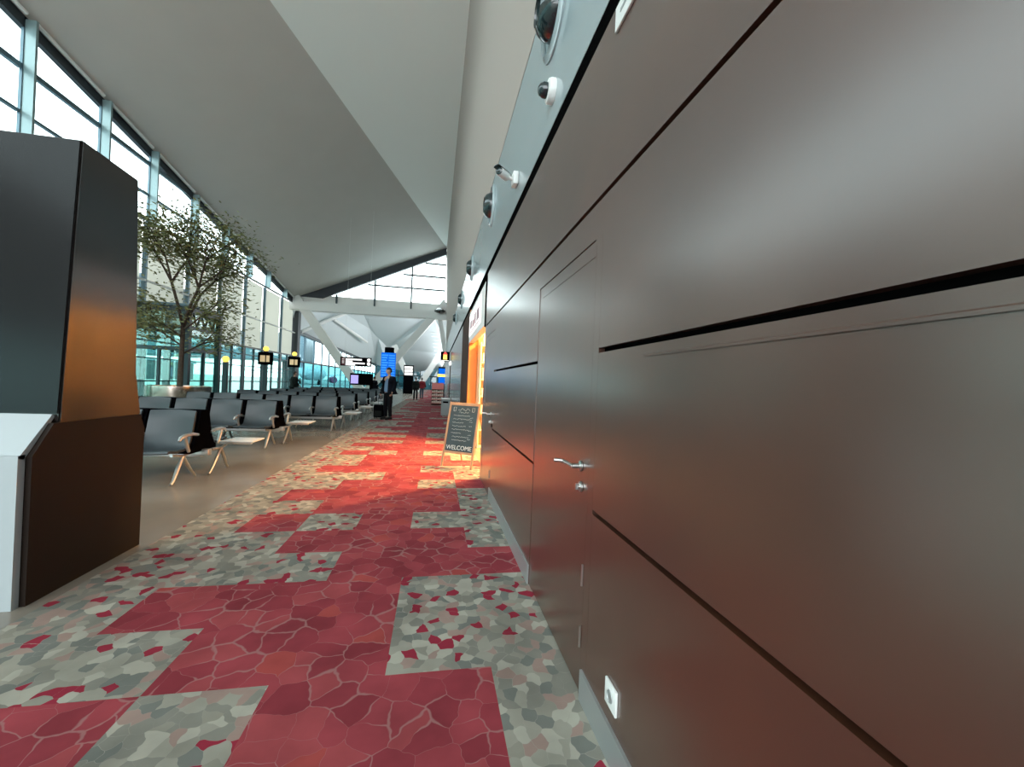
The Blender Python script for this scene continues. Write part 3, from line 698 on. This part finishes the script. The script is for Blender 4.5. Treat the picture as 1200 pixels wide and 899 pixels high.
# ------------------------------------------------------------------ chalkboard
t = thing('chalkboard_sign', 'wood framed A-board chalkboard standing before the shop doorway', 'sign', (.40, 7.08, 0), R(-35.2))
Lb = .60; tilt = R(12)
BM = Matrix.Rotation(-tilt, 4, 'X')           # front frame leans back
Hh = 1.13; hw = .295
m = MB()
for s in (-1, 1): m.bbox((s*hw-.02, -.012, 0), (s*hw+.02, .012, Hh), .004, 1, BM)
m.build('leg', M['wood'], t)
m = MB(); m.bbox((-hw+.02, -.012, Hh-.05), (hw-.02, .012, Hh), .004, 1, BM); m.bbox((-hw+.02, -.012, .235), (hw-.02, .012, .275), .004, 1, BM); m.build('frame', M['wood'], t)
m = MB(); m.bbox((-hw+.02, -.006, .275), (hw-.02, .006, Hh-.05), .001, 1, BM); m.build('board', M['chalkboard'], t)
BM2 = Matrix.Translation((0, Hh*math.sin(tilt)*1.0+.012, 0)) 
for s in (-1, 1):
    m = MB(); m.tube([(s*(hw-.03), Hh*math.sin(tilt)+.01, Hh*math.cos(tilt)-.05), (s*(hw-.03), .62, 0.008)], .014, 6); m.build('rear_leg', M['wood'], t)
TM = lambda x, z: BM @ Matrix.Translation((x, -.008, z)) @ Matrix.Rotation(R(90), 4, 'X')
text('chalk_word', 'WELCOME', .105, M['chalk'], TM(0, .335), t)
m = MB(); rng = random.Random(4)
def scr(x, z, ln, h):
    n = max(4, int(ln/.012)); pts = [(x+ln*i/n, -.0085, z+h*rng.uniform(-.5, .5)) for i in range(n+1)]
    m.tube([BM @ Vector(p) for p in pts], .0022, 4)
scr(-.12, 1.01, .24, .05); scr(-.10, .955, .2, .03)
for i, (x, ln) in enumerate(((-.2, .33), (-.2, .38), (-.2, .22), (-.2, .28), (-.2, .36), (-.2, .2), (-.17, .34), (-.17, .3))): scr(x, .90-i*.062, ln, .018); 
for i in range(6): scr(.14, .87-i*.075, .06, .018)
m.build('chalk_writing', M['chalk'], t)
for s in (-1, 1):
    m = MB(); c = s*.19
    m.tube([BM @ Vector((c+dx, -.0085, z)) for dx, z in ((-.02, .975), (-.024, 1.045), (.024, 1.045), (.02, .975), (-.02, .975))], .003, 4)
    m.build('glass_drawing', M['chalk'], t)

# ------------------------------------------------------------------ shop: lightbox sign, shelves, lamps
t = thing('lightbox_sign', 'white lit lightbox sign above the shop opening', 'sign', (WX, 8.3, 2.75))
m = MB(); m.bbox((0, -1.75, -.36), (.12, 1.35, .36), .01); m.build('box', M['whitepaint'], t)
m = MB(); m.bbox((-.006, -1.2, -.22), (.0, 1.3, .27), .002); m.build('face', M['signlit'], t)
m = MB()
for y0, y1, z0, z1 in ((-.9, -.45, -.10, .12), (-.3, .0, -.1, .12), (.1, .45, -.1, .05), (.6, 1.0, -.08, .10), (-.9, 1.0, -.17, -.145)): m.bbox((-.010, y0, z0), (-.006, y1, z1), .001)
tag(m.build('lettering', mat('mauve_letter', (.35, .22, .26, 1), .5), t), 'pale mauve lettering blocks')
m = MB(); m.bbox((WX-.004, 6.32, 2.36), (WX+.1, 6.50, 3.16), .004); struct(m.build('trim_shop_post', M['gap']), 'black post end between the brown wall and the lightbox', 'trim')
t = thing('shop_shelving', 'cream shop shelving with small goods seen through the doorway', 'shelf', (1.6, 9.3, 0))
m = MB(); m.bbox((-.62, -.12, 0), (1.2, .16, .06), .01)
for i in range(6): m.bbox((-.62, -.14, .4+i*.38), (1.2, .16, .43+i*.38), .005)
for x in (-.62, .28, 1.16): m.bbox((x-.015, -.14, 0), (x+.015, .16, 2.4), .005)
m.build('shelf', M['cream'], t)
m = MB(); rng = random.Random(9)
for i in range(6):
    for j in range(11):
        h = rng.uniform(.1, .28); m.bbox((-.58+j*.15, -.08, .43+i*.38), (-.48+j*.15, .08, .43+i*.38+h), .012)
tag(m.build('goods', M['stock'], t), 'rows of small goods')
def spot(name, loc, target, power, angle, size, col=(1, .50, .17)):
    l = bpy.data.lights.new(name, 'SPOT'); l.energy = power; l.spot_size = R(angle); l.spot_blend = .25; l.shadow_soft_size = size; l.color = col
    o = bpy.data.objects.new(name, l); C.objects.link(o); o.location = loc
    d = Vector(target)-Vector(loc); o.rotation_euler = d.to_track_quat('-Z', 'Y').to_euler(); return o
lamps = [((1.95, 7.35, 3.0), 'warm shop spotlight nearest the brown wall end'), ((1.6, 8.3, 3.0), 'warm shop spotlight in the middle of the shop ceiling'), ((1.6, 9.0, 3.0), 'warm shop spotlight next to the orange jamb')]
for (p, lab) in lamps:
    t = thing('shop_spotlight', lab, 'lamp', p, 0, 'shop ceiling spotlights')
    m = MB(); m.lathe([(.05, .02), (.055, .12), (.02, .17), (0, .17)], 16); m.build('housing', M['black'], t, 40)
    m = MB(); m.lathe([(.045, .015), (.045, .025), (0, .025)], 16); m.build('bulb', M['bulb'], t)
spot('shop_light_a', (1.95, 7.35, 2.98), (-.6, 6.6, 0), SPOT_A, 120, .06)
spot('shop_light_b', (1.6, 8.3, 2.98), (-.9, 9.6, 0), SPOT_B, 95, .10)
l = bpy.data.lights.new('shop_ceiling_light', 'AREA'); l.shape = 'RECTANGLE'; l.size = 2.4; l.size_y = 2.4; l.energy = SHOP_AREA; l.color = (1, .58, .24)
o = bpy.data.objects.new('shop_ceiling_light', l); C.objects.link(o); o.location = (2.4, 7.9, 3.1)

# ------------------------------------------------------------------ bulkhead fittings
def nozzle(y, z, lab, r=.27):
    t = thing('air_nozzle', lab, 'air nozzle', (WX, y, z), 0, 'jet air nozzles on the bulkhead')
    mt = Matrix.Rotation(R(-90), 4, 'Y')
    m = MB(); m.lathe([(r*1.12, -.002), (r*1.12, .012), (r*1.02, .02), (r*.97, .035), (r*.93, .012), (r*.93, -.002)], 40, mt); m.build('ring', M['bulk'], t, 40)
    m = MB(); m.lathe([(r*.68, .0), (r*.66, .05), (r*.56, .10), (r*.40, .13), (r*.38, .115), (0, .11)], 40, mt); m.build('eyeball', M['dome'], t, 40)
for y, z, lab in ((2.82, 4.12, 'large air nozzle nearest the camera at the top of the bulkhead'), (6.1, 4.13, 'air nozzle just past the bullet camera'), (9.6, 4.16, 'third air nozzle along the bulkhead'), (13.3, 4.16, 'fourth air nozzle along the bulkhead'), (17.2, 4.16, 'farthest air nozzle of the bulkhead row')):
    nozzle(y, z, lab)
t = thing('dome_camera', 'white dome security camera on the bulkhead under the large nozzle', 'camera', (WX, 2.77, 3.515))
mt = Matrix.Rotation(R(-90), 4, 'Y')
m = MB(); m.lathe([(.082, 0), (.082, .025), (.074, .045), (.055, .05)], 32, mt); m.build('base', M['white'], t, 40)
m = MB(); m.lathe([(.05, .045), (.05, .075), (.038, .10), (.02, .112), (0, .115)], 32, mt); m.build('dome', M['dome'], t, 60)
t = thing('bullet_camera', 'white bullet security camera on a junction box above the brown wall', 'camera', (WX, 4.05, 3.52))
m = MB(); m.bbox((-.055, -.06, -.065), (0, .06, .065), .012); m.build('mounting_box', M['white'], t, 40)
m = MB(); m.tube([(-.055, 0, .0), (-.10, -.02, .005), (-.14, -.03, .01)], .016, 10); m.build('bracket', M['white'], t, 60)
ax = Vector((-.30, -.42, -.06)).normalized(); mt2 = Matrix.Translation((-.13, -.02, .015)) @ ax.to_track_quat('Z', 'Y').to_matrix().to_4x4()
m = MB(); m.lathe([(0, -.05), (.03, -.05), (.042, -.03), (.042, .13), (.036, .14)], 24, mt2); m.build('housing', M['white'], t, 50)
m = MB(); m.lathe([(.037, .139), (.034, .142), (0, .142)], 24, mt2); m.build('lens', M['dome'], t, 50)
m = MB(); v = []
for kz in (-.04, .17):
    for a in range(9):
        th = R(-60+15*a); v.append(mt2 @ Vector((.047*math.sin(th), .047*math.cos(th), kz)))
for i in range(8): m.poly([v[i], v[i+1], v[i+10], v[i+9]])
bmesh.ops.remove_doubles(m.bm, verts=m.bm.verts[:], dist=1e-5); bmesh.ops.solidify(m.bm, geom=m.bm.faces[:], thickness=.003)
tag(m.build('sun_shield', M['dome'], t, 60), 'dark sun shield')
t = thing('emergency_sign', 'white lit plate high on the brown wall at the top edge', 'sign', (WX, 1.58, 3.08))
m = MB(); m.bbox((-.012, -.19, -.055), (0, .125, .055), .004); m.build('plate', M['white'], t)
m = MB(); m.bbox((-.014, -.05, -.008), (-.012, .07, .008), .0005); m.bbox((-.014, -.14, -.01), (-.012, -.10, .012), .0005); tag(m.build('mark', M['skirt'], t), 'faint grey marks')
t = thing('wall_socket', 'white square wall socket low on the brown wall', 'socket', (WX, 1.495, .255))
m = MB(); m.bbox((-.011, -.05, -.048), (0, .05, .048), .004); m.build('plate', M['white'], t, 40)
m = MB(); m.lathe([(.024, 0), (.022, .003), (.018, -.004), (0, -.004)], 24, Matrix.Translation((-.0112, 0, 0)) @ Matrix.Rotation(R(-90), 4, 'Y')); tag(m.build('outlet', M['skirt'], t), 'grey round outlet')

# ------------------------------------------------------------------ people
def skin_obj(name, verts, edges, radii, m, parent, sub=2, root=0, edit=None, smooth=True):
    me = bpy.data.meshes.new(name); bm = bmesh.new(); ly = bm.verts.layers.skin.verify(); vv = [bm.verts.new(v) for v in verts]
    for a, b in edges: bm.edges.new((vv[a], vv[b]))
    for i, v in enumerate(vv):
        r = radii[i]; v[ly].radius = r if isinstance(r, tuple) else (r, r); v[ly].use_root = (i == root)
    bm.to_mesh(me); bm.free()
    o = bpy.data.objects.new('tmp_skin', me); C.objects.link(o)
    s = o.modifiers.new('s', 'SKIN'); s.use_smooth_shade = True
    d = o.modifiers.new('d', 'SUBSURF'); d.levels = sub; d.render_levels = sub
    bpy.context.view_layer.update()
    nm = bpy.data.meshes.new_from_object(o.evaluated_get(bpy.context.evaluated_depsgraph_get()))
    bpy.data.objects.remove(o)
    b2 = bmesh.new(); b2.from_mesh(nm)
    if edit: edit(b2)
    b2.to_mesh(nm); b2.free(); nm.materials.clear(); nm.materials.append(m)
    for p in nm.polygons: p.use_smooth = True
    nm.name = name
    ob = bpy.data.objects.new(name, nm); C.objects.link(ob); ob.parent = parent
    return ob
def head_bm(b2, c, tilt=0):
    """head shape with nose, brow, chin and ears joined into the body mesh; faces -y"""
    t = bmesh.new(); bmesh.ops.create_uvsphere(t, u_segments=24, v_segments=18, radius=1)
    for v in t.verts:
        x, y, z = v.co; w_ = .072 if z > -.2 else .072*(1-.35*(-.2-z)/.8)
        f = 1.0
        v.co = Vector((x*w_, y*(.094 if z > -.2 else .088), z*.118))
        if y < -.5:
            if abs(x) < .22 and -.45 < z < .12: v.co.y -= .022*(1-abs(x)/.22)*(1-abs(z+.2)/.4)
            if .12 < z < .3 and abs(x) > .15: v.co.y += .008
            if -.62 < z < -.5: v.co.y += .004
            if z < -.75: v.co.y -= .012
        if abs(y) < .2 and -.25 < z < .15 and abs(x) > .9: v.co.x *= 1.14
    M_ = Matrix.Translation(c) @ Matrix.Rotation(tilt, 4, 'X')
    t.verts.index_update(); nv = [b2.verts.new(M_ @ v.co) for v in t.verts]
    for f in t.faces: b2.faces.new([nv[v.index] for v in f.verts])
    t.free()
def figure(name, label, loc, rz, scale=1, sit=False, stride=.0, coat='coat', inner='shirt', legs='trouser', hair='hair', longc=.72, armbend=(.1, .1), look=0, open_=True, longhair=False, armout=0.0):
    t = thing(name, label, 'person', loc, rz); t.scale = (scale,)*3
    base = .0 if not sit else -.45
    hipz = .93
    V = [(0, 0, .95), (0, .01, 1.10), (0, .015, 1.28), (0, .02, 1.42), (0, .012, 1.50), (0, .0, 1.58)]
    E_ = [(0, 1), (1, 2), (2, 3), (3, 4), (4, 5)]; Rr = [(.135, .10), (.12, .09), (.14, .095), (.11, .08), .052, .05]
    K = {}
    for s in (-1, 1):
        i = len(V)
        if sit: lg = [(s*.09, -.02, .90), (s*.12, -.45, .92), (s*.12, -.43, .52), (s*.12, -.58, .47)]
        else: lg = [(s*.09, 0, .88), (s*.10, -.02+s*stride*.25, .49), (s*.10, .02+s*stride*.6, .085), (s*.115, -.15+s*stride*.6, .03)]
        V += lg; Rr += [.088, .058, .042, .032]; E_ += [(0, i), (i, i+1), (i+1, i+2), (i+2, i+3)]
        K['leg', s] = lg
        i = len(V); b_ = armbend[0 if s < 0 else 1]
        sh = Vector((s*.175, .02, 1.41)); el = Vector((s*(.225+armout), .04-b_*.1, 1.13)); wr = Vector((s*(.235+armout*.8), -.03-b_*1.2, .90+b_*.9))
        d = (wr-el).normalized(); pm = wr+d*.07; side = Vector((0, 1, 0)) if abs(d.y) < .8 else Vector((0, 0, 1))
        side = (side-d*side.dot(d)).normalized()
        ar = [sh, el, wr, pm]; V += [tuple(p) for p in ar]; Rr += [.058, .042, .027, (.026, .032)]; E_ += [(3, i), (i, i+1), (i+1, i+2), (i+2, i+3)]
        K['arm', s] = ar
        inw = Vector((-s, 0, 0)); 
        for f in range(4):
            j = len(V); b0_ = pm+side*(-.027+.018*f)+d*.012; ln = (.062, .075, .07, .052)[f]
            V += [tuple(b0_), tuple(b0_+d*ln*.55+inw*.006), tuple(b0_+d*ln*.9+inw*.028)]; Rr += [.0095, .0088, .0075]; E_ += [(i+3, j), (j, j+1), (j+1, j+2)]
        j = len(V); b0_ = wr+d*.03-side*.03; V += [tuple(b0_), tuple(b0_+d*.035-side*.022+inw*.01), tuple(b0_+d*.065-side*.018+inw*.02)]; Rr += [.011, .010, .008]; E_ += [(i+2, j), (j, j+1), (j+1, j+2)]
    hc = Vector((0, -.015, 1.665))
    def ed(b2): 
        head_bm(b2, hc)
        if look:
            for v in b2.verts:
                if v.co.z > 1.55:
                    q = Matrix.Rotation(look, 3, 'Z') @ Vector((v.co.x, v.co.y, 0)); v.co.x, v.co.y = q.x, q.y
    skin_obj('body', V, E_, Rr, M['skin'], t, 2, 0, ed)
    # hair cap
    hm = MB(); tb = bmesh.new(); bmesh.ops.create_uvsphere(tb, u_segments=24, v_segments=16, radius=1)
    for v in list(tb.verts):
        x, y, z = v.co
        keep = z > .28 or (y > .05 and z > (-.95 if longhair else -.45))
        if not keep: tb.verts.remove(v); continue
        v.co = Vector((x*.080, y*.102+.004, z*.126+(.0 if z > 0 or not longhair else z*.06)))+hc
    hm.merge(tb, Matrix.Rotation(look, 4, 'Z')); hm.build('hair', M[hair], t, 80)
    em = MB()
    for s in (-1, 1): em.lathe([(0, -.008), (.007, -.004), (.008, 0), (.007, .004), (0, .008)], 10, Matrix.Rotation(look, 4, 'Z') @ Matrix.Translation(hc+Vector((s*.029, -.083, .012))))
    tag(em.build('eyes', M['black'], t, 60), 'dark eyes')
    # trousers
    V2 = [(0, 0, 1.0), (0, 0, .93)]; E2 = [(0, 1)]; R2 = [(.148, .112), (.15, .115)]
    for s in (-1, 1):
        i = len(V2); lg = K['leg', s]; a = Vector(lg[1]); b = Vector(lg[2]); e = b+(a-b).normalized()*.0
        V2 += [lg[0], lg[1], tuple(a.lerp(b, .55)), tuple(e)]; R2 += [.100, .076, .066, .062]; E2 += [(1, i), (i, i+1), (i+1, i+2), (i+2, i+3)]
    skin_obj('trousers', V2, E2, R2, M[legs], t, 2, 1)
    for s in (-1, 1):
        a, b = Vector(K['leg', s][2]), Vector(K['leg', s][3]); dz = .045 if not sit else 0
        m = MB(); lo = min(a.z, b.z)-.03
        c0 = Vector((a.x, a.y+.05, b.z)); c1 = Vector((b.x, b.y-.05, b.z))
        m.tube([c0+Vector((0, 0, .02)), c0.lerp(c1, .35)+Vector((0, 0, .03)), c0.lerp(c1, .75)+Vector((0, 0, .012)), c1], [.046, .052, .048, .03], 12)
        m.build('shoe', M['shoe'], t, 60)
    # shirt
    V3 = [(0, 0, .93), (0, .01, 1.10), (0, .015, 1.28), (0, .02, 1.42), (0, .012, 1.47)]
    skin_obj('shirt', V3, [(0, 1), (1, 2), (2, 3), (3, 4)], [(.17, .15), (.17, .15), (.17, .13), (.125, .095), (.07, .065)], M[inner], t, 2, 1)
    # coat, open at the front
    V4 = [(0, .01, longc), (0, .01, .90), (0, .012, 1.10), (0, .018, 1.28), (0, .022, 1.42), (0, .02, 1.49)]
    E4 = [(0, 1), (1, 2), (2, 3), (3, 4), (4, 5)]; R4 = [(.31, .25), (.29, .22), (.255, .185), (.245, .165), (.18, .13), (.095, .09)]
    for s in (-1, 1):
        i = len(V4); ar = K['arm', s]
        V4 += [tuple(ar[0]), tuple(ar[1]), tuple(ar[2])]; R4 += [.098, .084, .070]; E4 += [(4, i), (i, i+1), (i+1, i+2)]
    def opn(b2):
        if open_:
            kill = [f for f in b2.faces if f.calc_center_median().y < -.02 and -.15 < f.calc_center_median().x < .08 and f.calc_center_median().z < 1.50]
            bmesh.ops.delete(b2, geom=kill, context='FACES')
        kill = [f for f in b2.faces if f.normal.z < -.8 and f.calc_center_median().z < longc+.03]
        bmesh.ops.delete(b2, geom=kill, context='FACES')
    if not (sit and longc < .8): skin_obj('coat', V4, E4, R4, M[coat], t, 2, 2, opn)
    return t
man = figure('person', 'man in a dark open coat and blue shirt standing with a suitcase', (-1.70, 15.75, 0), R(-38), 1.08, longc=.84, look=R(-30), armbend=(.04, .04))
figure('person', 'distant person in a dark coat walking away on the red carpet', (-1.5, 32.6, 0), R(180), .99, stride=.25, coat='coat2', inner='coat2', legs='trouser', open_=False, longc=.78)
figure('person', 'distant person in a red jacket walking on the carpet', (-1.15, 36.0, 0), R(175), 1.0, stride=-.25, coat='redcloth', inner='redcloth', legs='jean', open_=False, longc=.85, armout=.06)
figure('person', 'distant person in dark clothes standing beside the far benches', (-4.3, 30.6, 0), R(150), .95, coat='coat', inner='coat', open_=False, longc=.72)
figure('person', 'distant person in a dark bulky jacket standing beyond the benches by the gate post', (-7.65, 24.4, 0), R(130), .97, coat='coat2', inner='coat2', open_=False, longc=.72, armout=.05)
# wheeled suitcase
t = thing('suitcase', 'small black wheeled suitcase standing beside the man', 'suitcase', (-2.03, 16.05, 0), R(-20))
m = MB(); m.bbox((-.19, -.12, .05), (.19, .12, .52), .03, 3); m.build('shell', M['black'], t, 40)
m = MB()
for x in (-.1, .1): m.tube([(x, .08, .5), (x, .08, .93)], .008, 6)
m.tube([(-.1, .08, .93), (.1, .08, .93)], .013, 8); m.build('handle', M['bin'], t)
for x in (-.15, .15):
    for y in (-.08, .08):
        m = MB(); m.lathe([(.03, -.012), (.03, .012)], 14, Matrix.Translation((x, y, .03)) @ Matrix.Rotation(R(90), 4, 'Y')); m.build('wheel', M['shoe'], t)
m = MB(); m.bbox((-.14, -.128, .1), (.14, -.118, .3), .004); m.build('pocket', M['coat2'], t)

# ------------------------------------------------------------------ outside: apron, boarding bridges, aircraft
m = MB(); m.box((-400, -60, -.6), (-11.4, 500, -.4)); struct(m.build('ground', M['apron']), 'pale concrete apron outside the glass', 'ground')
def bridge(x0, x1, y, lab):
    t = thing('boarding_bridge', lab, 'boarding bridge', (x1, y, 0), 0, 'boarding bridges outside')
    m = MB(); m.bbox((x0-x1, -1.6, 2.9), (-.8, 1.6, 5.6), .1)
    m.build('tunnel', M['mull'], t)
    m = MB(); 
    for xx in (x0-x1+2, -3.0): m.bbox((xx-.3, -.3, -.4), (xx+.3, .3, 2.95), .04)
    m.build('support', M['frame'], t)
bridge(-34, -11.6, 21.5, 'blue grey boarding bridge outside the middle of the facade')
bridge(-34, -11.6, 44, 'blue grey boarding bridge outside the far facade')
t = thing('aircraft', 'white and magenta parked aircraft seen through the far glass', 'aircraft', (-33, 118, 0), R(25))
m = MB(); mt = Matrix.Translation((0, 0, 2.6)) @ Matrix.Rotation(R(90), 4, 'X')
m.lathe([(0, 15), (.7, 14.5), (1.4, 13), (1.85, 10.5), (1.9, 9), (1.9, -7), (1.6, -10), (.9, -14), (.2, -17)], 28, mt); m.build('fuselage', M['planewhite'], t, 60)
m = MB(); m.prism([(-.15, 10, 4), (-.15, 16.5, 9), (-.15, 18.5, 9), (-.15, 16.2, 3.3)], (.3, 0, 0)); m.build('tail_fin', M['magenta'], t)
m = MB()
for s in (-1, 1):
    m.prism([(s*1.6, -3, 1.8), (s*15, 5, 2.6), (s*15, 6.6, 2.6), (s*1.6, 3.2, 1.8)], (0, 0, .3)); m.prism([(s*.3, 14.0, 3.0), (s*5.5, 17, 3.3), (s*5.5, 18.3, 3.3), (s*.3, 16.8, 3.0)], (0, 0, .18))
m.build('wing', M['planewhite'], t)
for s in (-1, 1):
    m = MB(); m.lathe([(.75, -2), (.95, -1.2), (.9, .8), (.5, 1.8), (.3, 1.8)], 20, Matrix.Translation((s*5, -2.5, 1.0)) @ Matrix.Rotation(R(-90), 4, 'X')); m.build('engine', M['magenta'], t, 50)
m = MB()
for x, y in ((0, -11), (-2.4, 1), (2.4, 1)): m.tube([(x, y, 1.2), (x, y, 0)], .12, 8); m.lathe([(.45, -.25), (.45, .25)], 16, Matrix.Translation((x, y, .05)) @ Matrix.Rotation(R(90), 4, 'Y'))
m.build('landing_gear', M['black'], t)
t = thing('terminal_wing', 'dark low terminal wing beyond the apron', 'building', (-70, 60, -.5))
m = MB(); m.bbox((-8, -40, 0), (8, 60, 4.2), .1); m.build('walls', M['frame'], t)
m = MB(); m.bbox((-8.4, -40.4, 4.2), (8.4, 60.4, 4.6), .1); m.build('roof', M['mull'], t)

# repeats of the setting that nothing tells apart share a group
seen = {}
for ob in C.objects:
    if ob.get('label') and ob.get('kind') == 'structure': seen.setdefault(ob['label'], []).append(ob)
for lab, obs in seen.items():
    if len(obs) > 1:
        for ob in obs: ob['group'] = 'run of ' + lab
